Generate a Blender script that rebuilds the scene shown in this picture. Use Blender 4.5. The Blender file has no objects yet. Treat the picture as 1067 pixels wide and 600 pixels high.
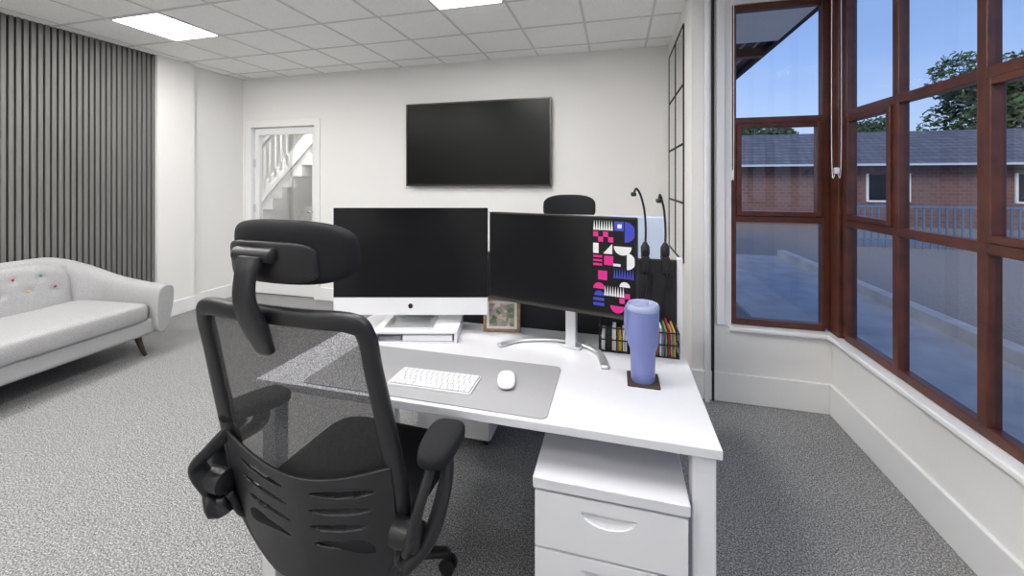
import bpy, bmesh, math, random
from mathutils import Vector, Matrix
random.seed(4)
S=bpy.context.scene
try:
    S.view_settings.view_transform='Standard'
    S.view_settings.look='None'
except Exception as e: print(e)
S.view_settings.exposure=0.0

# ---------------------------------------------------------------- materials
def mat(name,col,rough=.5,metal=0,bump=0,bscale=200,var=0,emis=None,estr=0,spec=.5,coat=0,trans=0):
    m=bpy.data.materials.new(name); m.use_nodes=True
    n=m.node_tree.nodes; l=m.node_tree.links; b=n['Principled BSDF']
    b.inputs['Base Color'].default_value=(*col,1)
    b.inputs['Roughness'].default_value=rough
    b.inputs['Metallic'].default_value=metal
    b.inputs['Specular IOR Level'].default_value=spec
    b.inputs['Coat Weight'].default_value=coat
    tc=n.new('ShaderNodeTexCoord')
    nz=n.new('ShaderNodeTexNoise'); nz.inputs['Scale'].default_value=bscale; nz.inputs['Detail'].default_value=3
    l.new(tc.outputs['Object'],nz.inputs['Vector'])
    if var:
        cr=n.new('ShaderNodeValToRGB')
        cr.color_ramp.elements[0].position=.3; cr.color_ramp.elements[1].position=.7
        cr.color_ramp.elements[0].color=tuple(c*(1-var) for c in col)+(1,)
        cr.color_ramp.elements[1].color=tuple(min(1,c*(1+var)) for c in col)+(1,)
        l.new(nz.outputs['Fac'],cr.inputs['Fac']); l.new(cr.outputs['Color'],b.inputs['Base Color'])
    if bump:
        bp=n.new('ShaderNodeBump'); bp.inputs['Strength'].default_value=bump; bp.inputs['Distance'].default_value=.002
        l.new(nz.outputs['Fac'],bp.inputs['Height']); l.new(bp.outputs['Normal'],b.inputs['Normal'])
    if emis:
        b.inputs['Emission Color'].default_value=(*emis,1); b.inputs['Emission Strength'].default_value=estr
    return m

M={}
M['wall']=mat('wall_paint',(.81,.80,.785),.85,bump=.05,bscale=120,var=.01)
M['trimw']=mat('white_gloss_trim',(.83,.83,.83),.35)
M['desk']=mat('desk_white_laminate',(.67,.67,.70),.38,var=.01,bscale=30)
M['wmetal']=mat('white_metal',(.74,.74,.76),.35)
M['black']=mat('black_plastic',(.013,.013,.015),.42,bump=.1,bscale=600)
M['blackm']=mat('black_matte',(.015,.015,.017),.7)
M['fabricb']=mat('black_fabric',(.016,.016,.018),.9,bump=.5,bscale=700,var=.3,spec=.25)
M['screen']=mat('screen_glass',(.008,.008,.009),.2,spec=.25)
M['tvscreen']=mat('tv_screen',(.006,.007,.006),.3,spec=.2)
M['alu']=mat('aluminium',(.70,.71,.72),.32,metal=.75)
M['chrome']=mat('chrome',(.8,.8,.82),.15,metal=1)
M['whitep']=mat('white_plastic',(.76,.76,.78),.35)
M['keys']=mat('key_white',(.78,.78,.80),.45)
M['matg']=mat('mat_grey',(.32,.32,.33),.6,bump=.2,bscale=500,var=.04)
M['sofa']=mat('sofa_fabric',(.39,.39,.395),.95,bump=.9,bscale=300,var=.30,spec=.15)
M['woodd']=mat('dark_wood',(.03,.02,.015),.4,var=.3,bscale=30)
M['felt']=mat('black_felt',(.01,.01,.01),.95)
M['brown']=mat('mahogany_frame',(.085,.024,.014),.35,var=.3,bscale=14)
M['tumb']=mat('tumbler_periwinkle',(.16,.19,.42),.35)
M['tumb2']=mat('tumbler_lid_clear',(.34,.38,.56),.2)
M['cork']=mat('coaster_dark',(.05,.032,.024),.8)
M['frame']=mat('oak_frame',(.26,.16,.08),.5,var=.3,bscale=60)
for k,c in dict(red=(.45,.02,.04),yellow=(.6,.42,.05),teal=(.03,.3,.31),orange=(.6,.18,.03),green=(.13,.42,.08),lilac=(.25,.17,.5)).items():
    M[k]=mat('colour_'+k,c,.6)
M['paper']=mat('paper',(.7,.7,.68),.8)
M['dark']=mat('dark_void',(.012,.012,.014),.9)
M['ewhite']=mat('pixel_white',(.5,.5,.5),.4,emis=(1,1,1),estr=.22)
M['epink']=mat('pixel_pink',(.42,.01,.16),.4,emis=(.8,.02,.26),estr=.25)
M['eblue']=mat('pixel_blue',(.03,.04,.30),.4,emis=(.04,.06,.6),estr=.22)
M['bluewhite']=mat('pale_blue_plastic',(.58,.66,.80),.4)
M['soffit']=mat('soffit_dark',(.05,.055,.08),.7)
M['asphalt']=mat('asphalt',(.33,.305,.28),.7,bump=.4,bscale=60,var=.2,spec=.2)
M['paving']=mat('paving_pale',(.62,.58,.53),.7,var=.12,bscale=4,spec=.2)
M['railing']=mat('railing_blue',(.10,.20,.34),.4)
M['leaf']=mat('leaves',(.06,.11,.04),.8,var=.5,bscale=1.5)
M['bark']=mat('bark',(.06,.045,.035),.9)
M['panel']=mat('led_panel',(.9,.9,.9),.5,emis=(1,.98,.95),estr=37)
M['gridw']=mat('ceiling_grid_bar',(.66,.66,.66),.5)

def slatmat():
    m=mat('slat_grey_veneer',(.36,.355,.34),.6)
    n=m.node_tree.nodes; l=m.node_tree.links; b=n['Principled BSDF']
    tc=n.new('ShaderNodeTexCoord'); mp=n.new('ShaderNodeMapping'); mp.inputs['Scale'].default_value=(60,60,2)
    nz=n.new('ShaderNodeTexNoise'); nz.inputs['Scale'].default_value=2; nz.inputs['Detail'].default_value=4
    cr=n.new('ShaderNodeValToRGB'); cr.color_ramp.elements[0].color=(.105,.103,.10,1); cr.color_ramp.elements[1].color=(.20,.197,.188,1)
    l.new(tc.outputs['Object'],mp.inputs[0]); l.new(mp.outputs[0],nz.inputs['Vector']); l.new(nz.outputs['Fac'],cr.inputs['Fac']); l.new(cr.outputs['Color'],b.inputs['Base Color'])
    return m
M['slat']=slatmat()

def carpet():
    m=mat('carpet_loop',(.2,.2,.2),1,spec=.1)
    n=m.node_tree.nodes; l=m.node_tree.links; b=n['Principled BSDF']
    tc=n.new('ShaderNodeTexCoord')
    a=n.new('ShaderNodeTexNoise'); a.inputs['Scale'].default_value=175; a.inputs['Detail'].default_value=3; a.inputs['Roughness'].default_value=.7
    v=n.new('ShaderNodeTexVoronoi'); v.inputs['Scale'].default_value=290
    mx=n.new('ShaderNodeMath'); mx.operation='MULTIPLY_ADD'; mx.inputs[1].default_value=.25
    l.new(tc.outputs['Object'],a.inputs['Vector']); l.new(tc.outputs['Object'],v.inputs['Vector'])
    l.new(v.outputs['Distance'],mx.inputs[0]); l.new(a.outputs['Fac'],mx.inputs[2])
    cr=n.new('ShaderNodeValToRGB')
    e=cr.color_ramp.elements; e[0].position=.46; e[0].color=(.06,.06,.062,1); e[1].position=.78; e[1].color=(.50,.50,.505,1)
    x=e.new(.62); x.color=(.205,.205,.21,1)
    l.new(mx.outputs[0],cr.inputs['Fac']); l.new(cr.outputs['Color'],b.inputs['Base Color'])
    bp=n.new('ShaderNodeBump'); bp.inputs['Strength'].default_value=.3; bp.inputs['Distance'].default_value=.002
    l.new(mx.outputs[0],bp.inputs['Height']); l.new(bp.outputs['Normal'],b.inputs['Normal'])
    return m
M['carpet']=carpet()

def ceilmat():
    m=mat('ceiling_tile',(.80,.80,.79),.9)
    n=m.node_tree.nodes; l=m.node_tree.links; b=n['Principled BSDF']
    tc=n.new('ShaderNodeTexCoord')
    nz=n.new('ShaderNodeTexNoise'); nz.inputs['Scale'].default_value=90; nz.inputs['Detail'].default_value=4
    cr=n.new('ShaderNodeValToRGB'); cr.color_ramp.elements[0].position=.35; cr.color_ramp.elements[0].color=(.88,.88,.87,1); cr.color_ramp.elements[1].position=.6; cr.color_ramp.elements[1].color=(.95,.95,.94,1)
    l.new(tc.outputs['Object'],nz.inputs['Vector']); l.new(nz.outputs['Fac'],cr.inputs['Fac']); l.new(cr.outputs['Color'],b.inputs['Base Color'])
    return m
M['ceil']=ceilmat()

def brickmat(name,c1,c2,mo,sc,bw=.5,rh=.25,axis='XZ'):
    m=mat(name,c1,.85)
    n=m.node_tree.nodes; l=m.node_tree.links; b=n['Principled BSDF']
    tc=n.new('ShaderNodeTexCoord'); sp=n.new('ShaderNodeSeparateXYZ'); cb=n.new('ShaderNodeCombineXYZ')
    l.new(tc.outputs['Object'],sp.inputs[0]); l.new(sp.outputs['X'],cb.inputs[0]); l.new(sp.outputs['Z'],cb.inputs[1])
    br=n.new('ShaderNodeTexBrick'); br.inputs['Scale'].default_value=sc
    br.inputs['Color1'].default_value=(*c1,1); br.inputs['Color2'].default_value=(*c2,1); br.inputs['Mortar'].default_value=(*mo,1)
    br.inputs['Brick Width'].default_value=bw; br.inputs['Row Height'].default_value=rh; br.inputs['Mortar Size'].default_value=.02
    l.new(cb.outputs[0],br.inputs['Vector']); l.new(br.outputs['Color'],b.inputs['Base Color'])
    return m
M['brick']=brickmat('brick_red',(.22,.115,.10),(.17,.09,.08),(.20,.17,.16),2.2)
M['tiles']=brickmat('roof_tiles',(.13,.14,.17),(.18,.19,.22),(.05,.05,.07),2.0,.5,.28)

def glass():
    m=bpy.data.materials.new('window_glass'); m.use_nodes=True
    n=m.node_tree.nodes; l=m.node_tree.links; n.clear()
    o=n.new('ShaderNodeOutputMaterial'); t=n.new('ShaderNodeBsdfTransparent'); g=n.new('ShaderNodeBsdfGlossy'); g.inputs['Roughness'].default_value=.01
    t.inputs['Color'].default_value=(.95,.97,.98,1)
    f=n.new('ShaderNodeFresnel'); f.inputs['IOR'].default_value=1.45
    a=n.new('ShaderNodeMath'); a.operation='MULTIPLY_ADD'; a.inputs[1].default_value=.5; a.inputs[2].default_value=.02; a.use_clamp=True
    x=n.new('ShaderNodeMixShader')
    l.new(f.outputs[0],a.inputs[0]); l.new(a.outputs[0],x.inputs[0]); l.new(t.outputs[0],x.inputs[1]); l.new(g.outputs[0],x.inputs[2]); l.new(x.outputs[0],o.inputs[0])
    return m
M['glass']=glass()
def meshmat():
    m=bpy.data.materials.new('chair_mesh_fabric'); m.use_nodes=True
    n=m.node_tree.nodes; l=m.node_tree.links; b=n['Principled BSDF']; o=n['Material Output']
    b.inputs['Base Color'].default_value=(.035,.035,.037,1); b.inputs['Roughness'].default_value=.7
    tc=n.new('ShaderNodeTexCoord'); v=n.new('ShaderNodeTexVoronoi'); v.inputs['Scale'].default_value=420
    l.new(tc.outputs['Object'],v.inputs['Vector'])
    cr=n.new('ShaderNodeMapRange'); cr.inputs['From Min'].default_value=.1; cr.inputs['From Max'].default_value=.7; cr.inputs['To Min'].default_value=.95; cr.inputs['To Max'].default_value=.58
    l.new(v.outputs['Distance'],cr.inputs['Value'])
    t=n.new('ShaderNodeBsdfTransparent'); x=n.new('ShaderNodeMixShader')
    l.new(cr.outputs[0],x.inputs[0]); l.new(t.outputs[0],x.inputs[1]); l.new(b.outputs[0],x.inputs[2]); l.new(x.outputs[0],o.inputs[0])
    return m
M['mesh']=meshmat()
def photomat():
    m=mat('photo_print',(.5,.5,.5),.3)
    n=m.node_tree.nodes; l=m.node_tree.links; b=n['Principled BSDF']
    tc=n.new('ShaderNodeTexCoord'); v=n.new('ShaderNodeTexVoronoi'); v.inputs['Scale'].default_value=55
    cr=n.new('ShaderNodeValToRGB'); e=cr.color_ramp.elements; e[0].color=(.08,.12,.05,1); e[1].color=(.6,.5,.43,1); k=e.new(.45); k.color=(.3,.33,.26,1); k=e.new(.7); k.color=(.4,.22,.22,1)
    sp=n.new('ShaderNodeSeparateXYZ'); l.new(tc.outputs['Object'],v.inputs['Vector']); l.new(v.outputs['Color'],sp.inputs[0]); l.new(sp.outputs[0],cr.inputs['Fac']); l.new(cr.outputs['Color'],b.inputs['Base Color'])
    return m
M['photo']=photomat()

# ---------------------------------------------------------------- helpers
def group(name,loc=(0,0,0),rz=0):
    o=bpy.data.objects.new(name,None); S.collection.objects.link(o)
    o.location=loc; o.rotation_euler=(0,0,rz); o.empty_display_size=.1
    return o
def mk(name,verts,faces,m,parent=None,smooth=False,bevel=0,sub=0,solid=0,seg=2):
    me=bpy.data.meshes.new(name); me.from_pydata([tuple(v) for v in verts],[],faces)
    bm=bmesh.new(); bm.from_mesh(me); bmesh.ops.recalc_face_normals(bm,faces=bm.faces); bm.to_mesh(me); bm.free()
    me.materials.append(M[m] if isinstance(m,str) else m)
    if smooth:
        for p in me.polygons: p.use_smooth=True
    o=bpy.data.objects.new(name,me); S.collection.objects.link(o)
    if parent: o.parent=parent
    if solid:
        k=o.modifiers.new('s','SOLIDIFY'); k.thickness=solid; k.offset=0
    if bevel:
        k=o.modifiers.new('b','BEVEL'); k.width=bevel; k.segments=seg; k.limit_method='ANGLE'
        for p in me.polygons: p.use_smooth=True
        k.harden_normals=True
    if sub:
        k=o.modifiers.new('u','SUBSURF'); k.levels=sub; k.render_levels=sub
    return o
def boxvf(x,y,z,base=0):
    v=[(a,b,c) for a in x for b in y for c in z]
    f=[(0,1,3,2),(4,6,7,5),(0,4,5,1),(2,3,7,6),(0,2,6,4),(1,5,7,3)]
    return v,[tuple(i+base for i in q) for q in f]
def box(name,m,x,y,z,parent=None,bevel=0,seg=2):
    v,f=boxvf(x,y,z); return mk(name,v,f,m,parent,bevel=bevel,seg=seg)
def boxes(name,m,lst,parent=None,bevel=0):
    V=[];F=[]
    for b in lst:
        v,f=boxvf(*b,base=len(V)); V+=v;F+=f
    return mk(name,V,F,m,parent,bevel=bevel)
def cr(p0,p1,p2,p3,t):
    return .5*((2*p1)+(-p0+p2)*t+(2*p0-5*p1+4*p2-p3)*t*t+(-p0+3*p1-3*p2+p3)*t**3)
def sweep(name,m,pts,w,h,parent=None,ref=(0,0,1),n=14,samples=8,closed=False,e=2.0):
    P=[Vector(p) for p in pts]; N=len(P)
    W=w if isinstance(w,(list,tuple)) else [w]*N
    H=h if isinstance(h,(list,tuple)) else [h]*N
    path=[];ww=[];hh=[]
    segs=N if closed else N-1
    g=lambda A,i:(A[i%N] if closed else A[max(0,min(N-1,i))])
    for i in range(segs):
        for s in range(samples):
            t=s/samples
            path.append(cr(g(P,i-1),g(P,i),g(P,i+1),g(P,i+2),t))
            ww.append(cr(g(W,i-1),g(W,i),g(W,i+1),g(W,i+2),t)); hh.append(cr(g(H,i-1),g(H,i),g(H,i+1),g(H,i+2),t))
    if not closed: path.append(P[-1]); ww.append(W[-1]); hh.append(H[-1])
    L=len(path); V=[];F=[]; ref=Vector(ref)
    for i in range(L):
        a=path[(i-1)%L] if closed else path[max(0,i-1)]
        b=path[(i+1)%L] if closed else path[min(L-1,i+1)]
        t=(b-a).normalized(); s=t.cross(ref)
        if s.length<1e-3: s=t.cross(Vector((1,.1,0)))
        s.normalize(); u=s.cross(t).normalized()
        for k in range(n):
            an=2*math.pi*k/n; c=math.cos(an); q=math.sin(an)
            c=math.copysign(abs(c)**(2/e),c); q=math.copysign(abs(q)**(2/e),q)
            V.append(path[i]+s*c*ww[i]+u*q*hh[i])
    for i in range(L if closed else L-1):
        j=(i+1)%L
        for k in range(n):
            F.append((i*n+k,i*n+(k+1)%n,j*n+(k+1)%n,j*n+k))
    if not closed:
        F.append(tuple(range(n))); F.append(tuple(range((L-1)*n,L*n)))
    return mk(name,V,F,m,parent,smooth=True)
def lathe(name,m,prof,parent=None,c=(0,0,0),n=32,axis='z'):
    V=[];F=[]
    for r,z in prof:
        for k in range(n):
            a=2*math.pi*k/n; p=(r*math.cos(a),r*math.sin(a),z)
            if axis=='x': p=(p[2],p[0],p[1])
            if axis=='y': p=(p[0],p[2],p[1])
            V.append((p[0]+c[0],p[1]+c[1],p[2]+c[2]))
    for i in range(len(prof)-1):
        for k in range(n): F.append((i*n+k,i*n+(k+1)%n,(i+1)*n+(k+1)%n,(i+1)*n+k))
    F.append(tuple(range(n))); F.append(tuple(range((len(prof)-1)*n,len(prof)*n)))
    o=mk(name,V,F,m,parent,smooth=True)
    k=o.modifiers.new('e','EDGE_SPLIT'); k.split_angle=math.radians(40)
    return o
def sup(name,m,c,r,parent=None,e1=.4,e2=.4,fn=None,nu=28,nv=18):
    V=[];F=[]
    def p(x,e): return math.copysign(abs(x)**e,x)
    for i in range(1,nv):
        v=-math.pi/2+math.pi*i/nv
        for k in range(nu):
            u=2*math.pi*k/nu
            x=r[0]*p(math.cos(v),e1)*p(math.cos(u),e2); y=r[1]*p(math.cos(v),e1)*p(math.sin(u),e2); z=r[2]*p(math.sin(v),e1)
            V.append((x,y,z))
    b=len(V); V+= [(0,0,-r[2]),(0,0,r[2])]
    for i in range(nv-2):
        for k in range(nu): F.append((i*nu+k,i*nu+(k+1)%nu,(i+1)*nu+(k+1)%nu,(i+1)*nu+k))
    for k in range(nu):
        F.append((b,(k+1)%nu,k)); F.append((b+1,(nv-2)*nu+k,(nv-2)*nu+(k+1)%nu))
    if fn: V=[fn(*v) for v in V]
    V=[(v[0]+c[0],v[1]+c[1],v[2]+c[2]) for v in V]
    return mk(name,V,F,m,parent,smooth=True)

H=2.64; XL=-4.47; XR=1.24; YB=3.93; YF=-2.3
# ---------------------------------------------------------------- room shell
box('floor','carpet',(XL-.15,XR+.16),(YF-.15,YB+.12),(-.1,0))
box('ceiling','ceil',(XL-.15,XR+.16),(YF-.15,YB+.12),(H,H+.1))
DX0,DX1,DT=-4.34,-3.40,2.05
boxes('wall_back','wall',[((XL-.15,DX0),(YB,YB+.12),(0,H)),((DX1,.6),(YB,YB+.12),(0,H)),((DX0,DX1),(YB,YB+.12),(DT,H))])
box('wall_left','wall',(XL-.15,XL),(YF-.15,YB),(0,H))
box('wall_front','wall',(XL,XR+.16),(YF-.15,YF),(0,H))
box('pillar_left','wall',(XL,XL+.06),(2.94,3.30),(0,H))
box('wall_right','wall',(.47,.60),(2.90,YB),(0,H))
boxes('wall_bay','wall',[((.47,.70),(2.77,2.90),(0,H)),((.70,XR+.16),(2.77,2.90),(0,.45)),((.70,XR+.16),(2.77,2.90),(2.49,H))])
boxes('wall_window_side','wall',[((XR,XR+.16),(-.85,2.77),(0,.45)),((XR,XR+.16),(YF,-.85),(0,H)),((XR,XR+.16),(-.85,2.77),(2.57,H))])
g=group('ceiling_grid'); px=.508; py=.505; L=[]
x=-3.80-2*px
xs=[];
while x<XR: 
    if x>XL: xs.append(x)
    x+=px
y=2.69-10*py; ys=[]
while y<YB:
    if y>YF: ys.append(y)
    y+=py
for x in xs: L.append(((x-.009,x+.009),(YF,YB),(H-.004,H)))
for y in ys: L.append(((XL,XR if y<2.75 else .47),(y-.009,y+.009),(H-.0045,H)))
L=[((a[0],a[1]),(b[0],min(b[1],2.77 if a[0]>.47 else YB)),c) for a,b,c in L]
boxes('bars','gridw',L,g)
def panel(ix,iy):
    x0=-3.80+px*ix; y1=2.69-py*iy
    gg=group('ceiling_light_panel'); 
    box('diffuser','panel',(x0+.02,x0+px-.02),(y1-py+.02,y1-.02),(H-.006,H-.001),gg)
    a,b,c,d=x0+.008,x0+px-.008,y1-py+.008,y1-.008
    boxes('rim','trimw',[((a,a+.012),(c,d),(H-.009,H-.001)),((b-.012,b),(c,d),(H-.009,H-.001)),((a,b),(c,c+.012),(H-.009,H-.001)),((a,b),(d-.012,d),(H-.009,H-.001))],gg)
for ix in (0,5):
    for iy in (0,3,6): panel(ix,iy)
panel(8,4); panel(2,3); panel(2,8)
def bb(name,x,y,h=.17): box(name,'trimw',x,y,(0,h),bevel=.006)
bb('baseboard_back',(DX1+.06,.45),(YB-.02,YB),.15)
bb('baseboard_left',(XL,XL+.02),(3.30,YB-.02),.15)
bb('baseboard_pillar',(XL+.06,XL+.08),(2.94,3.30),.15)
bb('baseboard_right',(.45,.47),(2.75,YB-.02),.16)
bb('baseboard_bay',(.47,XR-.02),(2.75,2.77),.18)
bb('baseboard_window_side',(XR-.02,XR),(YF,2.77),.18)
box('trim_sill_bay','trimw',(.68,XR-.03),(2.73,2.80),(.45,.478),bevel=.008)
box('trim_sill_side','trimw',(XR-.04,XR+.03),(-.85,2.80),(.45,.478),bevel=.008)
box('trim_1','trimw',(.540,.566),(2.715,2.745),(0.0,H),bevel=.004)
box('dark_gap_strip','blackm',(.584,.598),(2.745,2.769),(0,H))  # black strip standing in for the darkness of a gap
box('trim_3','trimw',(.61,.66),(2.750,2.769),(.48,H),bevel=.004)
g=group('slat_wall_panel')
box('felt_backing','felt',(XL,XL+.012),(YF,2.94),(0,H),g)
L=[];y=2.935
while y>YF+.05:
    L.append(((XL+.012,XL+.032),(y-.026,y),(0,H))); y-=.040
boxes('slats','slat',L,g)

# ---------------------------------------------------------------- windows
def window_grid(name,along,fixed,a,zs,casements,wid=.045,dep=.07,post=None):
    g=group(name); L=[]
    d0,d1=fixed+.012,fixed+.012+dep
    def B(a0,a1,z0,z1,e0=0,e1=0):
        A=(a0,a1);D=(d0+e0,d1+e1)
        return (A,D,(z0,z1)) if along=='x' else (D,A,(z0,z1))
    for q in a: L.append(B(q-wid/2,q+wid/2,zs[0]-.0,zs[-1]))
    for z in zs: L.append(B(a[0],a[-1],z-wid/2,z+wid/2,.001,-.001))
    boxes('frame','brown',L,g,bevel=.004)
    C=[]
    for i,j in casements:
        x0,x1=a[i]+wid/2,a[i+1]-wid/2; z0,z1=zs[j]+wid/2,zs[j+1]-wid/2; t=.028
        for b in (B(x0,x0+t,z0,z1,-.010,-.01),B(x1-t,x1,z0,z1,-.010,-.01),B(x0+t,x1-t,z0,z0+t,-.010,-.01),B(x0+t,x1-t,z1-t,z1,-.010,-.01)): C.append(b)
    if C: boxes('casements','brown',C,g,bevel=.004)
    m=(d0+d1)/2
    if along=='x': v=[(a[0],m,zs[0]),(a[-1],m,zs[0]),(a[-1],m,zs[-1]),(a[0],m,zs[-1])]
    else: v=[(m,a[0],zs[0]),(m,a[-1],zs[0]),(m,a[-1],zs[-1]),(m,a[0],zs[-1])]
    mk('glass',v,[(0,1,2,3)],'glass',g)
    if post: box('corner_post','brown',*post,g,bevel=.006)
    return g
window_grid('window_1','x',2.77,[.712,1.215],[.50,1.146,1.76,2.47],[(0,1)],wid=.040,dep=.05)
window_grid('window_2','y',XR,[-.84,-.35,.18,.71,1.24,1.785,2.237,2.66],[.50,1.146,1.76,2.55],[(6,1),(4,1)],wid=.042,dep=.045,post=((XR-.004,XR+.09),(2.69,2.86),(.478,H-.07)))
g=group('blind_cord')
def loop(n,x,y,z0,z1,w=.012,along='x'):
    dx=(w,0) if along=='x' else (0,w)
    sweep(n,'trimw',[(x-dx[0],y-dx[1],z1),(x-dx[0],y-dx[1],z0+.03),(x,y,z0),(x+dx[0],y+dx[1],z0+.03),(x+dx[0],y+dx[1],z1)],.0022,.0022,g,n=6,ref=(.3,1,.2))
loop('cord_1',1.195,2.62,1.46,2.6,.022)
loop('cord_2',.69,2.70,1.45,2.6,.006)
sup('pull_weight','whitep',(1.195,2.62,1.44),(.012,.012,.018),g)
box('headrail','whitep',(1.17,1.225),(2.4,2.68),(2.44,2.62),g,bevel=.004)
g=group('black_framed_mirror'); L=[]
y0,y1,z0,z1=3.06,3.86,.80,2.50
for y in (y0,(y0+y1)/2,y1): L.append(((.461,.469),(y-.008,y+.008),(z0,z1)))
for k in range(5):
    z=z0+(z1-z0)*k/4; L.append(((.462,.468),(y0,y1),(z-.008,z+.008)))
boxes('frame','blackm',L,g); 
M['mirror']=mat('mirror_silver',(.9,.9,.9),.08,metal=.9)
box('mirror_glass','mirror',(.465,.468),(y0,y1),(z0,z1),g)

# ---------------------------------------------------------------- door & hall
g=group('door_1')
t=.065
boxes('architrave','trimw',[((DX0-t,DX0+.012),(YB-.02,YB+.14),(0,DT+t)),((DX1-.012,DX1+t),(YB-.02,YB+.14),(0,DT+t)),((DX0,DX1),(YB-.02,YB+.14),(DT-.012,DT+t))],g,bevel=.004)
a,b=DX0+.02,DX1-.02
boxes('leaf','trimw',[((a,a+.06),(YB+.03,YB+.07),(.01,DT-.02)),((b-.06,b),(YB+.03,YB+.07),(.01,DT-.02)),((a+.06,b-.06),(YB+.03,YB+.07),(DT-.10,DT-.02)),((a+.06,b-.06),(YB+.03,YB+.07),(.01,.22))],g,bevel=.003)
mk('glass',[(a+.05,YB+.05,.2),(b-.05,YB+.05,.2),(b-.05,YB+.05,DT-.09),(a+.05,YB+.05,DT-.09)],[(0,1,2,3)],'glass',g)
for k,z in enumerate((.3,1.05,1.60)): box('hinge_%d'%(k+1),'chrome',(a-.004,a+.022),(YB+.012,YB+.035),(z-.05,z+.05),g)
sweep('handle','chrome',[(b-.035,YB+.03,1.02),(b-.035,YB-.02,1.02),(b-.05,YB-.03,1.02),(b-.15,YB-.03,1.02)],.009,.009,g,n=10)
HX0,HX1,HY=-7.6,-2.6,6.9
boxes('wall_hall','wall',[((HX0-.1,HX0),(YB+.12,HY),(0,H)),((HX1,HX1+.1),(YB+.12,HY),(0,H)),((HX0-.1,HX1+.1),(HY,HY+.1),(0,H)),((HX0-.1,XL-.15),(YB,YB+.12),(0,H))])
box('floor_hall','carpet',(HX0,HX1),(YB+.12,HY),(-.1,0))
box('ceiling_hall','wall',(HX0-.1,HX1+.1),(YB+.12,HY+.1),(H,H+.1))
for q in (-4.4,-6.0):
    g=group('ceiling_light_panel'); box('diffuser','panel',(q,q+.5),(4.5,5.0),(H-.008,H-.001),g)
g=group('staircase'); V=[]
L=[]; SX=-6.9
for k in range(12):
    x=SX+.2*k; z=.2+.19*k
    if z<H-.15: L.append(((x,x+.22),(5.55,6.5),(max(0,z-.25),z)))
boxes('treads','trimw',L,g)
def slab(n,p0,p1,y,th,hh,m,par):
    v=[(p0[0],y,p0[1]),(p1[0],y,p1[1]),(p1[0],y,p1[1]+hh),(p0[0],y,p0[1]+hh)]; v+=[(q[0],q[1]+th,q[2]) for q in v]
    mk(n,v,[(0,1,2,3),(4,5,6,7),(0,1,5,4),(1,2,6,5),(2,3,7,6),(3,0,4,7)],m,par)
slab('stringer',(SX-.05,.0),(SX+2.35,2.28),5.5,.04,.28,'trimw',g)
slab('handrail',(SX-.05,.95),(SX+1.65,2.54),5.48,.06,.06,'matg',g)
L=[]
for k in range(14):
    x=SX+.05+k*.115; L.append(((x,x+.03),(5.5,5.53),(.25+(x-SX)*.92,.97+(x-SX)*.91)))
boxes('balusters','trimw',L,g)

# ---------------------------------------------------------------- TV
g=group('wall_television')
tx0,tx1,tz0,tz1=-2.185,-.620,1.333,2.205
box('body','black',(tx0,tx1),(YB-.06,YB-.025),(tz0,tz1),g,bevel=.004)
box('screen','tvscreen',(tx0+.012,tx1-.012),(YB-.063,YB-.058),(tz0+.018,tz1-.012),g)
M['bezel']=mat('tv_bezel_bronze',(.07,.065,.06),.3,metal=.6)
boxes('bezel','bezel',[((tx0-.004,tx0+.006),(YB-.066,YB-.03),(tz0-.004,tz1+.004)),((tx1-.006,tx1+.004),(YB-.066,YB-.03),(tz0-.004,tz1+.004)),((tx0,tx1),(YB-.066,YB-.03),(tz1-.006,tz1+.004)),((tx0,tx1),(YB-.066,YB-.03),(tz0-.004,tz0+.010))],g)
box('wall_bracket','blackm',(-1.6,-1.2),(YB-.03,YB),(1.55,2.0),g)

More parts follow.
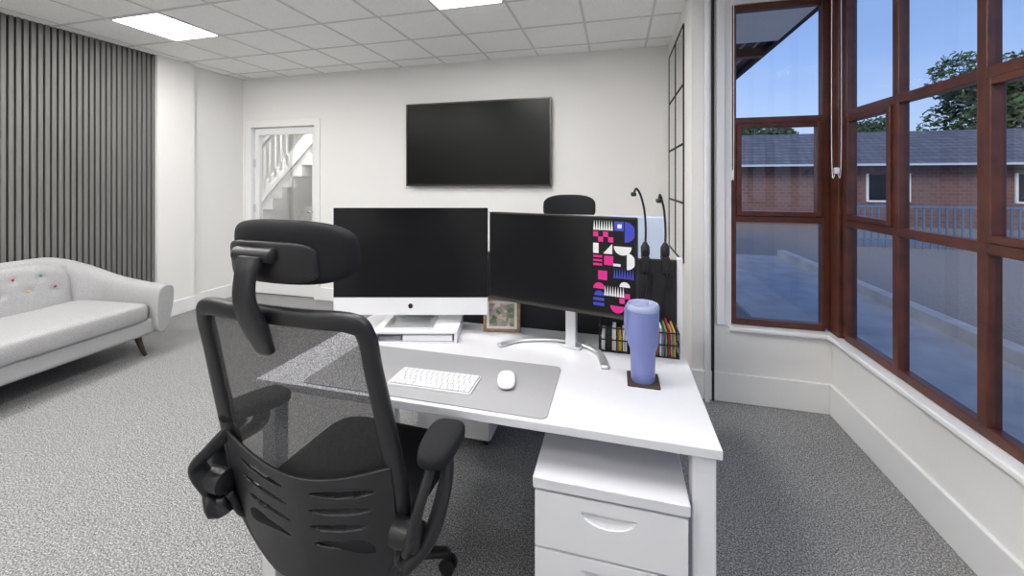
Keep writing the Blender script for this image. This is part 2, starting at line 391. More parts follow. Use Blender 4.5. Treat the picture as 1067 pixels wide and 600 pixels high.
# ---------------------------------------------------------------- sofa
def sofa(loc,rz):
    g=group('sofa',loc,rz); hl=.84
    box('seat_base','sofa',(.10,.80),(-hl+.07,hl-.07),(.17,.30),g,bevel=.03,seg=4)
    sup('seat_cushion','sofa',(.475,0,.36),(.350,hl-.115,.080),g,.32,.14,nu=72,nv=20)
    st=[]
    def add(x,y,nx,ny,top): st.append((x,y,nx,ny,top))
    R=.26
    K=7
    for i in range(K): 
        q=i/(K-1); add(.76-.50*q,hl-.05,0,1,.545+.055*q**1.5)
    for i in range(1,9):
        a=math.pi/2*i/8; add(R-R*math.sin(a),hl-.05-R+R*math.cos(a),-math.sin(a),math.cos(a),.60+.19*(math.sin(math.pi/2*i/8))**1.4)
    nh=len(st)
    for i in range(1,10): add(0,(hl-.05-R)*(1-2*i/10),-1,0,.79)
    half=st[:nh]
    st=st+[(x,-y,nx,-ny,t) for x,y,nx,ny,t in reversed(half)]
    V=[];F=[]
    sec=[(-.055,0),(-.06,.5),(-.045,.90),(-.012,.985),(.03,1.0),(.068,.98),(.088,.90),(.075,.5),(.030,0)]
    n=len(sec)
    for x,y,nx,ny,top in st:
        for o,h in sec:
            lean=.05*h*(abs(nx)); V.append((x+nx*(o+lean)+.07,y+ny*(o),.17+(top-.17)*h))
    for i in range(len(st)-1):
        for k in range(n): F.append((i*n+k,i*n+(k+1)%n,(i+1)*n+(k+1)%n,(i+1)*n+k))
    for e,s in ((0,1),(len(st)-1,1)):
        b=len(V)
        for k in range(n):
            v=V[e*n+k]; c=V[e*n+4]
            V.append((v[0]+.015,(v[1]*.98+c[1]*.02),v[2]*.995+.002 if k not in(0,n-1) else v[2]))
        for k in range(n): F.append((e*n+k,e*n+(k+1)%n,b+(k+1)%n,b+k))
        b2=len(V)
        for k in range(n):
            v=V[e*n+k]; c=V[e*n+4]
            V.append((v[0]+.018,(v[1]*.86+c[1]*.14),v[2]*.97+.01 if k not in(0,n-1) else v[2]+.01))
        for k in range(n): F.append((b+k,b+(k+1)%n,b2+(k+1)%n,b2+k))
        F.append(tuple(range(b2,b2+n)))
    mk('back_and_arms',V,F,'sofa',g,smooth=True,sub=2)
    cols=['red','yellow','teal','red','orange','lilac']
    Bt=[]
    for row,z in enumerate((.675,.575)):
        for k in range(9):
            y=-hl+.24+k*.15+(.075 if row else 0)
            if abs(y)<=hl-.26: Bt.append((y,z,cols[(k*2+row)%6]))
    def padfn(x,y,z):
        d=0
        if x>0:
            for by_,bz,_ in Bt:
                r2=((y-by_)**2+(z+.555-bz)**2)/(.028**2)
                if r2<6: d=max(d,.012*math.exp(-r2))
        return (x-.11*z-d,y,z-.5*max(0,abs(y)-.30)**2)
    V=[];F=[]; ny,nz=110,36; A,Bz,Tx=hl-.20,.205,.06
    for k in range(nz+1):
        for j in range(ny+1):
            y=A*(2*j/ny-1); z=Bz*(2*k/nz-1)
            q=(abs(y/A)**8+abs(z/Bz)**5); x=Tx*max(0,1-q)**.25
            V.append(padfn(x+1e-5,y,z))
    for k in range(nz):
        for j in range(ny): q=k*(ny+1)+j; F.append((q,q+1,q+ny+2,q+ny+1))
    V=[(v[0]+.125,v[1],v[2]+.555) for v in V]
    mk('back_pad',V,F,'sofa',g,smooth=True)
    for i,(y,z,c) in enumerate(Bt):
        sup('button_%d'%i,c,(.125+.0565-.11*(z-.555)-.007,y,z),(.006,.009,.009),g,1,1,nu=14,nv=10)
    for k,(x,y) in enumerate(((.70,hl-.14),(.70,-hl+.14),(.10,hl-.16),(.10,-hl+.16))):
        sx=1 if x>.4 else -1; sy=1 if y>0 else -1
        sweep('leg_%d'%(k+1),'woodd',[(x,y,.18),(x+.02*sx,y+.012*sy,.09),(x+.045*sx,y+.03*sy,0)],[.024,.019,.012],[.024,.019,.012],g,ref=(0,1,0))
    return g
sofa((-4.295,1.534,0),math.radians(4.5))

# ---------------------------------------------------------------- desks
DX=(-1.15,.25); DY=(1.058,1.73)
def desk(x,y,name='office_desk'):
    g=group(name)
    box('top','desk',x,y,(.705,.73),g,bevel=.003)
    for k,(a,s) in enumerate(((x[0]+.012,1),(x[1]-.012,-1))):
        b=a+s*.055; q=(min(a,b),max(a,b))
        boxes('leg_frame_%d'%(k+1),'wmetal',[(q,(y[0]+.012,y[0]+.067),(0,.66)),(q,(y[1]-.067,y[1]-.012),(0,.66)),(q,(y[0]+.012,y[1]-.012),(.655,.705))],g,bevel=.004)
    boxes('rails','wmetal',[((x[0]+.067,x[1]-.067),(y[0]+.20,y[0]+.24),(.665,.705)),((x[0]+.067,x[1]-.067),(y[1]-.16,y[1]-.12),(.665,.705))],g)
    return g
desk(DX,DY)
desk(DX,(1.785,2.45))
g=group('desk_divider_screen')
box('panel','blackm',(DX[0]+.01,DX[1]-.01),(1.74,1.775),(.62,1.055),g,bevel=.004)
box('end_cap','whitep',(DX[1]-.01,DX[1]+.012),(1.736,1.779),(.60,1.065),g,bevel=.003)

def pedestal(x,y,z1,casters=True,name='drawer_pedestal'):
    g=group(name); z0=.055
    box('carcass','wmetal',x,(y[0]+.02,y[1]),(z0,z1-.03),g,bevel=.003)
    box('top','desk',(x[0]-.002,x[1]+.002),(y[0]-.002,y[1]),(z1-.03,z1),g,bevel=.004)
    hs=[z1-.036,z1-.036-.148,z0+.0]
    zz=[(hs[1]+.004,hs[0]),(z0+.01,hs[1]-.003)]
    for i,(a,b) in enumerate(zz):
        cx=(x[0]+x[1])/2; nx,nz=110,90; V=[];F=[]
        zc=b-.032
        for k in range(nz+1):
            for j in range(nx+1):
                X=x[0]+.004+(x[1]-x[0]-.008)*j/nx; Z=a+(b-a)*(k/nz if b-a<.2 else (k/nz)**.6)
                u=(X-cx)/.066; d=0
                if abs(u)<1:
                    low=zc-.034*math.sqrt(1-u*u)
                    if low<Z<zc: d=.014*min(1,(Z-low)/.022+.2)
                V.append((X,y[0]+d,Z))
        for k in range(nz):
            for j in range(nx):
                q=k*(nx+1)+j; F.append((q,q+1,q+nx+2,q+nx+1))
        b0=len(V)
        V+=[(x[0]+.004,y[0]+.02,a),(x[1]-.004,y[0]+.02,a),(x[1]-.004,y[0]+.02,b),(x[0]+.004,y[0]+.02,b)]
        F+=[tuple(range(0,nx+1))+(b0+1,b0)]
        F+=[tuple(range(nz*(nx+1),nz*(nx+1)+nx+1))+(b0+2,b0+3)]
        F+=[tuple(k*(nx+1) for k in range(nz+1))+(b0+3,b0)]
        F+=[tuple(k*(nx+1)+nx for k in range(nz+1))+(b0+2,b0+1)]
        mk('drawer_front_%d'%(i+1),V,F,'wmetal',g,smooth=False)
    box('shadow_gap','matg',(x[0]+.01,x[1]-.01),(y[0]+.016,y[0]+.021),(z0+.02,z1-.032),g)
    for k,(a,b) in enumerate(((x[0]+.04,y[0]+.07),(x[1]-.04,y[0]+.07),(x[0]+.04,y[1]-.07),(x[1]-.04,y[1]-.07))):
        lathe('caster_%d'%(k+1),'black',[(.018,-.016),(.026,-.012),(.026,.012),(.018,.016)],g,(a,b,.026),n=18,axis='x')
        box('caster_fork_%d'%(k+1),'black',(a-.018,a+.018),(b-.012,b+.012),(.04,.058),g)
    return g
pedestal((-.212,.172),(1.035,1.56),.60)
pedestal((-1.02,-.62),(1.92,2.40),.56)

# ---------------------------------------------------------------- chairs
def chair(loc,rz,inward=0.0):
    g=group('office_chair',loc,rz)
    def yb(z):
        return -.13+(z-.2)/.4*(-.07) if z<.6 else -.2-(z-.6)/.47*.105
    def P(x,z,o=0): return (x,yb(z)+.45*x*x+o,z)
    half=[(.10,1.054),(.225,1.048),(.256,1.016),(.262,.92),(.271,.78),(.279,.62),(.277,.50),(.255,.38),(.16,.275),(.07,.255)]
    lp=[P(x,z) for x,z in half]+[P(-x,z) for x,z in reversed(half)]
    wd=[.022,.023,.023,.023,.025,.027,.030,.030,.024,.024]; wd=wd+wd[::-1]
    sweep('back_frame','black',lp,wd,[.015]*len(wd),g,ref=(0,1,0),closed=True,e=3,samples=8)
    V=[];F=[];nx,nz=24,24
    def hw(z):
        if z>.62: return .260+(.278-.260)*(1.04-z)/.43-.004
        return .273*math.sqrt(max(.05,1-((.62-z)/.36)**2))
    for k in range(nz+1):
        z=.54+.502*k/nz
        for j in range(nx+1):
            x=hw(z)*(2*j/nx-1); V.append(P(x,z))
    for k in range(nz):
        for j in range(nx): q=k*(nx+1)+j; F.append((q,q+1,q+nx+2,q+nx+1))
    mk('mesh_back',V,F,'mesh',g,smooth=True)
    V=[];F=[];nx,nz=170,150
    for k in range(nz+1):
        t=k/nz
        for j in range(nx+1):
            s=2*j/nx-1
            top=.662-.062*(1-s*s)**1.2; z=.245+(top-.245)*t
            w=.276 if z>.50 else .276*math.sqrt(max(.12,1-((.50-z)/.30)**2))
            V.append(P(w*s,z,-.020+.008*abs(s)))
    def cut(x,z):
        ax=abs(x)
        for i,zr in enumerate((.572,.520,.468,.416)):
            c=.136-.010*i; hwid=(.092,.092,.084,.068)[i]
            u=(ax-c)/hwid
            if abs(u)<1 and abs(z-(zr+.16*(ax-c)+.4*(ax-c)**2))<.0115*(1-u*u)**.5: return True
        return False
    for k in range(nz):
        for j in range(nx):
            q=k*(nx+1)+j; c=(Vector(V[q])+Vector(V[q+nx+2]))/2
            if not cut(c.x,c.z): F.append((q,q+1,q+nx+2,q+nx+1))
    mk('lumbar_plate',V,F,'black',g,smooth=True,solid=.008)
    sweep('headrest_stem','black',[P(-.01,.960,-.014),P(-.01,1.035,-.03),(-.01,-.352,1.10),(-.01,-.350,1.16),(-.01,-.335,1.200)],[.026,.038,.032,.030,.036],[.010,.014,.011,.011,.014],g,ref=(0,1,0),e=3)
    lathe('headrest_pivot','black',[(.012,-.06),(.018,-.055),(.018,.055),(.012,.06)],g,(-.01,-.325,1.205),axis='x')
    f=lambda x,y,z:(x,y+2.0*x*x-.12*z,z-.3*x*x)
    sup('headrest_pad','fabricb',(.002,-.275,1.205),(.184,.038,.080),g,.55,.45,fn=f,nu=48,nv=24)
    sup('headrest_shell','black',(-.004,-.312,1.187),(.135,.012,.050),g,.4,.4,fn=f,nu=40,nv=14)
    sup('seat_cushion','fabricb',(0,.06,.425),(.255,.245,.042),g,.5,.35,fn=lambda x,y,z:(x,y,z-.75*max(0,y-.12)**2),nu=48,nv=16)
    box('seat_pan','black',(-.20,.20),(-.14,.24),(.355,.395),g,bevel=.012)
    sweep('back_bracket','black',[(0,-.155,.40),(0,-.15,.33),(0,-.10,.32),(0,.0,.355)],[.06,.06,.06,.05],[.014]*4,g,ref=(0,1,0.2),e=3)
    lathe('gas_lift','blackm',[(.03,.10),(.03,.24),(.018,.24),(.018,.36)],g,(0,.05,0))
    lathe('tilt_mechanism','black',[(.05,.31),(.08,.32),(.09,.35),(.09,.36)],g,(0,.05,0))
    for s in (1,-1):
        n='right' if s>0 else 'left'
        ang=(.10 if s>0 else -.45)
        def pf(x,y,z,ang=ang):
            x=x*(1+.12*(y/.10)); return (x*math.cos(ang)-y*math.sin(ang),x*math.sin(ang)+y*math.cos(ang),z-.35*y*y)
        px_=s*(.380 if s>0 else .352-inward); py_=-.122 if s>0 else -.115
        hl_=.086 if s>0 else .095
        sup('arm_pad_'+n,'fabricb',(px_,py_,.702),(.048,hl_,.024),g,.6,.6,fn=pf,nu=36,nv=16)
        sweep('arm_'+n,'black',[(px_,py_+.02,.682),(px_+s*.010,py_+.015,.625),(s*.380,py_-.0,.545),(s*.360,-.15,.470),(s*.318,-.178,.425),(s*.29,-.17,.43)],[.022,.028,.038,.044,.040,.028],[.014,.016,.019,.02,.02,.02],g,ref=(s,0.2,0),e=2.6)
        sweep('arm_support_'+n,'black',[(px_-s*.0,py_-.045,.682),(s*(abs(px_)*.5+.18),-.210,.61),(s*.355,-.215,.55),(s*.325,-.19,.48)],[.022,.020,.024,.030],[.012,.012,.013,.015],g,ref=(s,.2,0),e=2.6)
        lathe('arm_pivot_'+n,'black',[(.022,-.04),(.033,-.034),(.033,.034),(.022,.04)],g,(s*.318,-.185,.50),axis='x')
        sweep('arm_bracket_'+n,'black',[(s*.30,-.168,.46),(s*.28,-.13,.38),(s*.20,-.06,.355),(s*.12,.0,.365)],[.03,.03,.03,.03],[.012]*4,g,ref=(0,0,1),e=3)
    for k in range(5):
        a=math.radians(90+72*k+18); c,s_=math.cos(a),math.sin(a)
        sweep('base_leg_%d'%(k+1),'black',[(.02*c,.05+.02*s_,.115),(.16*c,.05+.16*s_,.105),(.29*c,.05+.29*s_,.072)],[.030,.024,.018],[.018,.014,.011],g,e=3)
        V=(.29*c,.05+.29*s_,.028)
        for q in (-1,1):
            o=lathe('caster_%d_%d'%(k+1,q+2),'black',[(.02,-.008),(.028,-.005),(.028,.005),(.02,.008)],g,(0,0,0),n=20,axis='x')
            b=a+.9; o.rotation_euler=(0,0,b); o.location=(V[0]+q*.014*math.cos(b),V[1]+q*.014*math.sin(b),V[2])
        lathe('caster_pin_%d'%(k+1),'black',[(.010,.028),(.010,.075)],g,(V[0],V[1],0),n=12)
    return g
chair((-.816,1.092,0),math.radians(-2),.10)
chair((-.32,2.62,0),math.pi)

# ---------------------------------------------------------------- things on desk
Z=.7302
def rrect(x0,x1,y0,y1,r,z,n=6):
    v=[]
    for cx,cy,a0 in ((x1-r,y1-r,0),(x0+r,y1-r,90),(x0+r,y0+r,180),(x1-r,y0+r,270)):
        for k in range(n+1):
            a=math.radians(a0+90*k/n); v.append((cx+r*math.cos(a),cy+r*math.sin(a),z))
    return v
def rplate(name,m,x0,x1,y0,y1,r,z0,z1,parent=None,bevel=0):
    a=rrect(x0,x1,y0,y1,r,z0); b=rrect(x0,x1,y0,y1,r,z1); n=len(a)
    F=[tuple(range(n)),tuple(range(n,2*n))]+[(k,(k+1)%n,n+(k+1)%n,n+k) for k in range(n)]
    return mk(name,a+b,F,m,parent,bevel=bevel)
rplate('desk_mat','matg',-.985,-.184,1.072,1.388,.02,Z,Z+.003)
g=group('keyboard',(-.568,1.186,Z+.0032),math.radians(1))
rplate('body','whitep',-.14,.14,-.057,.057,.01,0,.005,g)
L=[]
for r in range(6):
    n=14; y0=-.051+r*.0172
    if r==0: ws=[1,1,1,1.25,5,1.25,1,1,1,1]
    elif r==1: ws=[2.2]+[1]*10+[2.3]
    elif r==2: ws=[1.75]+[1]*11+[1.75]
    elif r==3: ws=[1.5]+[1]*12+[1]
    else: ws=[1]*13+[1.5]
    tot=sum(ws); x=-.1355
    for w in ws:
        wd=.271*w/tot; L.append(((x+.0016,x+wd-.0016),(y0+.0006,y0+.0142),(.005,.0085))); x+=wd
boxes('keys','keys',L,g,bevel=.0008)
M['kgap']=mat('keyboard_gap',(.16,.16,.18),.5)
rplate('key_well','kgap',-.1365,.1365,-.0525,.0535,.004,.005,.0054,g)
g=group('computer_mouse',(-.341,1.235,Z+.0032),math.radians(14))
sup('shell','whitep',(0,0,.010),(.029,.056,.011),g,.8,.75,fn=lambda x,y,z:(x,y,z*(1-.25*abs(y/.056)**2) if z>0 else z))
th=math.radians(14.65)
g=group('monitor_riser',(-.805,1.535,Z),th)
boxes('shell','whitep',[((-.17,.17),(-.09,.12),(.036,.046)),((-.17,-.158),(-.09,.12),(0,.036)),((.158,.17),(-.09,.12),(0,.036)),((-.158,.158),(-.09,.12),(.0,.004))],g,bevel=.002)
box('drive','whitep',(-.05,.150),(-.086,.05),(.006,.03),g,bevel=.002)
box('notebook','matg',(-.15,-.06),(-.07,.07),(.006,.02),g)
g=group('all_in_one_computer',(-.838,1.517,Z+.0465),th)
rplate('stand_foot','alu',-.10,.10,-.05,.10,.012,0,.006,g,bevel=.001)
sweep('stand_neck','alu',[(0,.085,.006),(0,.08,.06),(0,.065,.16),(0,.035,.24)],[.085,.085,.085,.08],[.004]*4,g,ref=(0,1,0),e=6)
pz0,pz1=.042,.492
box('back_shell','alu',(-.325,.325),(.003,.012),(pz0,pz1),g,bevel=.002)
sup('back_bulge','alu',(0,.011,.27),(.27,.03,.20),g,.8,.8,fn=lambda x,y,z:(x,max(0,y),z))
box('chin','whitep',(-.325,.325),(-.003,.003),(pz0,pz0+.073),g,bevel=.001)
box('screen','screen',(-.325,.325),(-.0035,.003),(pz0+.073,pz1),g,bevel=.001)
sup('logo','dark',(0,-.003,pz0+.037),(.010,.001,.011),g,1,1,nu=16,nv=8)
cx,cy=-.2215,1.515; rz=math.atan2(-.135,.579)
g=group('desktop_monitor',(cx,cy,Z),rz)
w2=.299; z0,z1=.163,.523
box('housing','black',(-w2,w2),(0,.028),(z0,z1),g,bevel=.006)
box('screen','screen',(-w2+.006,w2-.006),(-.0015,.001),(z0+.016,z1-.006),g)
boxes('bezel_edge','bezel',[((-w2,w2),(-.003,.002),(z0,z0+.010)),((-w2,w2),(-.002,.002),(z1-.003,z1))],g)
sx0=.145; cw=.0365; top=z1-.012
def cellquad(c,r,w=1,h=1,ox=0,oz=0): 
    x=sx0+cw*(c+ox); z=top-cw*(r+oz); return [(x,z-cw*h),(x+cw*w,z-cw*h),(x+cw*w,z),(x,z)]
art={'ewhite':[],'epink':[],'eblue':[]}
def rect(m,*a): art[m].append(cellquad(*a))
def disc(m,c,r,rad,a0=0,a1=360,ox=.5,oz=.5):
    x=sx0+cw*(c+ox); z=top-cw*(r+oz); art[m].append([(x+cw*rad*math.cos(math.radians(a0+(a1-a0)*k/16)),z+cw*rad*math.sin(math.radians(a0+(a1-a0)*k/16))) for k in range(17 if a1-a0<360 else 16)])
def comb(m,c,r,up=1):
    for k in range(4):
        x=sx0+cw*(c+.25*k); zb=top-cw*(r+1); art[m].append([(x,zb),(x+cw*.22,zb),(x+cw*.11,zb+cw)] )
comb('ewhite',0,0); comb('ewhite',1,0); disc('eblue',2.6,.6,1.0,-90,90)
rect('eblue',2.1,.1,.9,.9); rect('ewhite',2.4,.35,.4,.4)
rect('epink',0,1.15,.5,.5); rect('epink',1,1.15,.5,.5); rect('epink',.5,1.65,.5,.5); rect('epink',1.5,1.65,.5,.5)
disc('ewhite',2.4,2.0,.85,180,360)
rect('ewhite',0,2.3,.55,1); art['ewhite'].append([(sx0+cw*1,top-cw*3.3),(sx0+cw*1.9,top-cw*3.3),(sx0+cw*1.9,top-cw*2.3)])
rect('epink',0,3.5,.9,.22); rect('epink',0,3.9,.9,.22); rect('epink',0,4.3,.9,.22)
rect('epink',1.1,3.5,.9,.9); disc('ewhite',2.8,3.4,.8,-90,90); comb('eblue',2,4.6); comb('eblue',3,4.6)
rect('epink',.5,5,.9,.9); disc('ewhite',2.6,5.9,.5,0,180); rect('ewhite',2.0,4.2,.7,.25)
disc('epink',.1,6.3,.6,0,180); disc('eblue',.1,7.0,.5,0,180); comb('ewhite',1.1,6.4); comb('ewhite',2.1,6.4)
rect('epink',2.6,7.5,.5,.5); rect('epink',3.1,7.0,.5,.5); rect('eblue',0,7.7,1.1,.3); rect('eblue',0,8.2,1.1,.3); disc('epink',1.9,7.8,.7,180,360)
for i,(m,qs) in enumerate(art.items()):
    V=[];F=[]
    for q in qs:
        q=[(min(max(x,sx0-.01),w2-.007),min(max(z,z0+.018),z1-.008)) for x,z in q]
        b=len(V); dy=-.0022-.0003*(2-i); V+=[(x,dy,z) for x,z in q]; F.append(tuple(range(b,b+len(q))))
    mk('artwork_'+m[1:],V,F,m,g)
box('stand_neck','alu',(.02,.062),(.045,.070),(.008,.33),g,bevel=.004)
box('stand_mount','blackm',(.0,.08),(.026,.05),(.27,.38),g,bevel=.003)
R=Matrix.Rotation(-rz,2)
def loc2(X,Y): v=R@Vector((X-cx,Y-cy)); return (v.x,v.y,.007)
arc=[(-.445,1.50),(-.395,1.56),(-.31,1.60),(-.22,1.615),(-.13,1.59),(-.065,1.53),(-.035,1.41)]
sweep('stand_base','alu',[loc2(*p) for p in arc],.015,.006,g,e=3)
box('stand_foot','alu',(.005,.078),(.045,.12),(.001,.012),g,bevel=.002)
g=group('picture_frame',(-.478,1.655,Z),math.radians(10))
w,h,t=.080,.148,.014
boxes('frame','frame',[((-w,-w+t),(-.008,.008),(0,h)),((w-t,w),(-.008,.008),(0,h)),((-w+t,w-t),(-.008,.008),(0,t)),((-w+t,w-t),(-.008,.008),(h-t,h))],g,bevel=.002)
box('mount','paper',(-w+t,w-t),(-.003,.004),(t,h-t),g)
box('print','photo',(-w+t+.012,w-t-.012),(-.005,-.002),(t+.012,h-t-.012),g)
mk('strut',[(-.02,.006,.11),(.02,.006,.11),(.02,.055,.0),(-.02,.055,.0)],[(0,1,2,3)],'blackm',g,solid=.003)
rplate('coaster','cork',.035,.135,1.315,1.415,.006,Z,Z+.005)
g=group('insulated_tumbler',(.084,1.362,Z+.0052))
lathe('body','tumb',[(.036,0),(.0375,.003),(.0385,.06),(.040,.10),(.048,.118),(.0495,.125),(.0505,.225),(.050,.229)],g,n=40)
lathe('lid','tumb2',[(.0505,.229),(.0515,.233),(.0515,.242),(.048,.248),(.044,.246),(.042,.240),(.002,.240)],g,n=40)
sweep('handle','tumb',[(-.028,.042,.215),(-.045,.066,.213),(-.050,.073,.17),(-.045,.066,.115),(-.027,.040,.108)],[.010]*5,[.006]*5,g,ref=(.8,.6,0),e=3)
lathe('straw','tumb2',[(.004,.235),(.004,.256)],g,(.015,.01,0),n=12)
g=group('desk_organiser',(.08,1.635,Z))
L=[]
ox=.145
for z in (.0,.045,.09):
    L+=[((-ox,ox),(-.075,-.071),(z,z+.004)),((-ox,ox),(.071,.075),(z,z+.004)),((-ox,-ox+.004),(-.075,.075),(z,z+.004)),((ox-.004,ox),(-.075,.075),(z,z+.004))]
for i in range(13):
    x=-ox+(2*ox-.003)*i/12; L+=[((x,x+.002),(-.0745,-.0725),(0,.09)),((x,x+.002),(.0725,.0745),(0,.09))]
for i in range(6):
    y=-.075+.146*i/5; L+=[((-ox,-ox+.002),(y,y+.002),(0,.09)),((ox-.002,ox),(y,y+.002),(0,.09))]
L+=[((-ox,ox),(-.075,.075),(0,.002)),((-.03,-.027),(-.07,.07),(0,.085)),((.02,.023),(-.07,.07),(0,.085))]
boxes('wire_tray','blackm',L,g)
cs=['green','yellow','paper','teal','orange','paper','lilac','green','red','paper','yellow']
for i,c in enumerate(cs):
    x=.028+.0098*i; box('file_%d'%i,c,(x,x+.006),(-.066,.06),(.003,.085+.02*((i*7)%3)/2),g)
for i,c in enumerate(['paper','blackm','paper','yellow','paper']):
    x=-.135+.02*i; box('notepad_%d'%i,c,(x,x+.015),(-.06,.06),(.003,.05+.01*(i%3)),g)
lathe('pen_pot','blackm',[(.022,.002),(.024,.1)],g,(-.005,.03,0),n=20)
for i,c in enumerate(['red','teal','black']):
    sweep('pen_%d'%i,c,[(-.005+.006*i,.03,.01),(-.012+.012*i,.035+.004*i,.165)],.003,.003,g,ref=(0,1,0),n=8)
for i,(x,zt,lean) in enumerate(((.118,1.350,-.045),(.196,1.325,-.028))):
    g=group('gooseneck_lamp',(x,1.757,1.056))
    box('clamp','blackm',(-.016,.016),(-.030,.030),(.0,.012),g,bevel=.002)
    boxes('clamp_jaws','blackm',[((-.014,.014),(-.030,-.022),(-.05,.005)),((-.014,.014),(.022,.030),(-.05,.005))],g,bevel=.002)
    lathe('body','blackm',[(.014,.012),(.018,.02),(.018,.05),(.007,.07)],g,n=20)
    zt-=1.056
    sweep('neck','black',[(0,0,.05),(.002,0,.12),(-.003,0,.2),(lean*.4,-.008,zt-.03),(lean*.8,-.03,zt),(lean,-.05,zt-.012)],.0045,.0045,g,ref=(.2,1,0),n=10)
    sup('lamp_head','black',(lean*1.1,-.066,zt-.022),(.011,.026,.009),g,.6,.6)
    sweep('cable','black',[(0,-.034,-.03),(.008,-.03,-.08),(.022,-.028,-.13),(.03,-.027,-.09),(.022,-.026,-.05),(.0,-.03,-.12),(-.012,-.028,-.22)],.0022,.0022,g,ref=(0,1,0),n=6)
g=group('white_monitor',(-.03,2.10,Z))
box('housing','bluewhite',(-.27,.27),(-.012,.02),(.14,.475),g,bevel=.01,seg=3)
box('screen','screen',(-.26,.26),(.02,.023),(.15,.465),g)
box('neck','whitep',(-.03,.03),(-.035,-.012),(.006,.3),g,bevel=.003)
rplate('foot','whitep',-.12,.12,-.10,.08,.02,.0,.008,g)

# ---------------------------------------------------------------- exterior
box('ground_outside','asphalt',(-30,60),(-25,70),(-.30,-.14))
box('paving_outside','paving',(XR+.2,3.1),(-6,9),(-.14,-.10))
box('kerb_outside','paving',(3.1,3.25),(-6,9),(-.14,.02))
g=group('brick_building',(0,0,0))
by=16.0
box('walls','brick',(1.0,34),(by,by+8),(-.14,2.05),g)
V=[(.6,by-.5,1.95),(34.5,by-.5,1.95),(34.5,by+4,3.45),(.6,by+4,3.45),(34.5,by+8.5,1.95),(.6,by+8.5,1.95)]
mk('roof',V,[(0,1,2,3),(3,2,4,5),(0,3,5),(1,4,2)],'tiles',g)
box('gutter','bluewhite',(.6,34.5),(by-.56,by-.45),(1.89,1.96),g)
L=[];K=[]
for k in range(7):
    a=8.2+k*3.9; L.append(((a,a+1.1),(by-.03,by+.02),(.75,1.6)))
    K+=[((a-.06,a),(by-.05,by),(.7,1.65)),((a+1.1,a+1.16),(by-.05,by),(.7,1.65)),((a,a+1.1),(by-.05,by),(.69,.75)),((a+.52,a+.58),(by-.05,by),(.75,1.6))]
boxes('window_panes','screen',L,g)
boxes('window_frames','trimw',K,g)
g=group('roof_canopy')
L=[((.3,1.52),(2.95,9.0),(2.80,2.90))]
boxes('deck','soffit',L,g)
boxes('battens','matg',[((.3+.12*k,.33+.12*k),(2.95,9.0),(2.785,2.80)) for k in range(10)],g)
boxes('beams','brown',[((.3,1.5),(3.4+1.3*k,3.5+1.3*k),(2.70,2.80)) for k in range(4)],g)
box('fascia','blackm',(1.50,1.56),(2.95,9.0),(2.74,2.93),g)
boxes('posts','blackm',[((1.40,1.50),(8.6,8.7),(-.14,2.8)),((.35,.45),(8.6,8.7),(-.14,2.8))],g)
g=group('metal_railing'); L=[]
for k in range(70): L.append(((5+k*.14,5.03+k*.14),(11.0,11.03),(-.14,.80)))
L+=[((5,14.8),(10.99,11.04),(.78,.83)),((5,14.8),(10.99,11.04),(.02,.06))]
boxes('bars','railing',L,g)
def tree(loc,h,r):
    g=group('tree',loc)
    sweep('trunk','bark',[(0,0,0),(.1,0,h*.35),(0,.1,h*.7)],[.25,.2,.08],[.25,.2,.08],g,ref=(0,1,0))
    V=[];F=[]
    cl=[(random.uniform(-r,r)*.8,random.uniform(-r,r)*.6,h*random.uniform(.45,.9),r*random.uniform(.3,.5)) for _ in range(22)]
    for i in range(9000):
        c=random.choice(cl); d=Vector((random.gauss(0,1),random.gauss(0,1),random.gauss(0,1))).normalized()*c[3]*random.uniform(.7,1.05)
        p=Vector(c[:3])+d; s=random.uniform(.07,.16)
        a=Vector((random.gauss(0,1),random.gauss(0,1),random.gauss(0,1))).normalized(); b=a.orthogonal().normalized()
        k=len(V); V+=[p-a*s-b*s*.5,p+a*s-b*s*.5,p+a*s+b*s*.5,p-a*s+b*s*.5]; F.append((k,k+1,k+2,k+3))
    me=mk('foliage',V,F,'leaf',g)
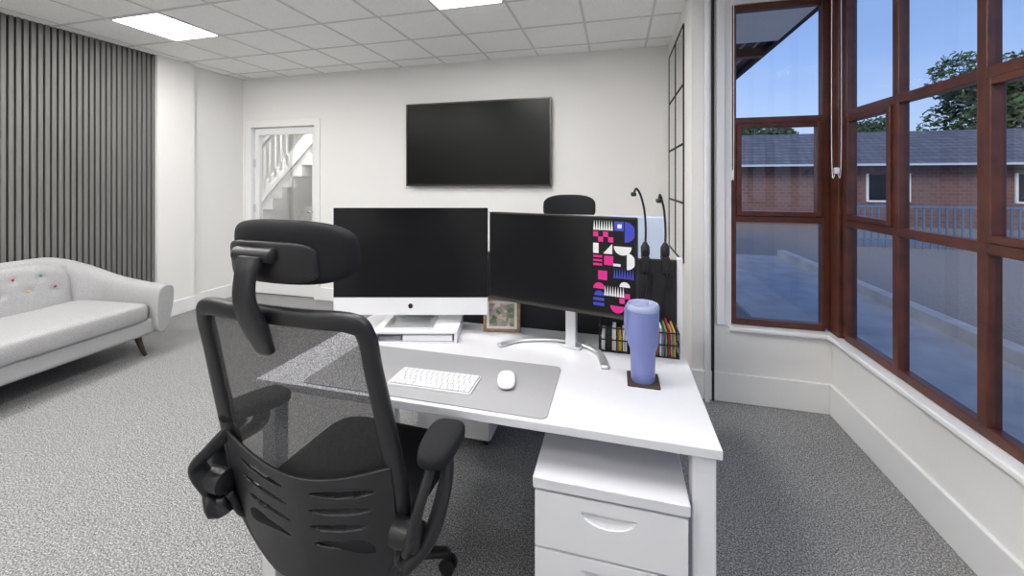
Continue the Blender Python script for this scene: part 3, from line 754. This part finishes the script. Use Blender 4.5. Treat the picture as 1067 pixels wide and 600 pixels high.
tree((20.0,27,-.14),8.0,3.0); tree((23.8,28,-.14),8.4,3.2); tree((27.8,27,-.14),7.6,3.0); tree((16.2,32,-.14),5.8,2.3); tree((10.5,34,-.14),5.6,2.4)

# ---------------------------------------------------------------- world + added exterior fill
w=bpy.data.worlds.new('dusk_sky'); S.world=w; w.use_nodes=True
n=w.node_tree.nodes; l=w.node_tree.links; bg=n['Background']
tc=n.new('ShaderNodeTexCoord'); sp=n.new('ShaderNodeSeparateXYZ'); rp=n.new('ShaderNodeValToRGB')
nz=n.new('ShaderNodeTexNoise'); nz.inputs['Scale'].default_value=3; nz.inputs['Detail'].default_value=5
mp=n.new('ShaderNodeMapping'); mp.inputs['Scale'].default_value=(1,1,4)
ad=n.new('ShaderNodeMath'); ad.operation='MULTIPLY_ADD'; ad.inputs[1].default_value=.16
l.new(tc.outputs['Generated'],sp.inputs[0]); l.new(tc.outputs['Generated'],mp.inputs[0]); l.new(mp.outputs[0],nz.inputs['Vector'])
l.new(nz.outputs['Fac'],ad.inputs[0]); l.new(sp.outputs['Z'],ad.inputs[2]); l.new(ad.outputs[0],rp.inputs['Fac'])
e=rp.color_ramp.elements; e[0].position=.05; e[0].color=(.52,.66,.90,1); e[1].position=.78; e[1].color=(.06,.13,.36,1)
k=e.new(.34); k.color=(.26,.41,.76,1)
l.new(rp.outputs['Color'],bg.inputs['Color']); bg.inputs['Strength'].default_value=1.25
sl=bpy.data.lights.new('exterior_fill','SUN'); so=bpy.data.objects.new('exterior_fill',sl); S.collection.objects.link(so)  # soft directional lamp added to brighten the ground and building outside
sl.energy=2.0; sl.angle=math.radians(25); sl.color=(1,.93,.84)
so.rotation_euler=Vector((.40,.72,-.56)).to_track_quat('-Z','Y').to_euler(); so.location=(0,0,8)

# ---------------------------------------------------------------- camera
cam=bpy.data.cameras.new('camera'); co=bpy.data.objects.new('camera',cam); S.collection.objects.link(co)
co.location=(0,0,1.38); co.rotation_euler=(math.pi/2,0,math.radians(14.65))
cam.sensor_width=36; cam.lens=415/1067*36; cam.shift_y=-111/1067; cam.clip_start=.02; cam.clip_end=300
S.camera=co
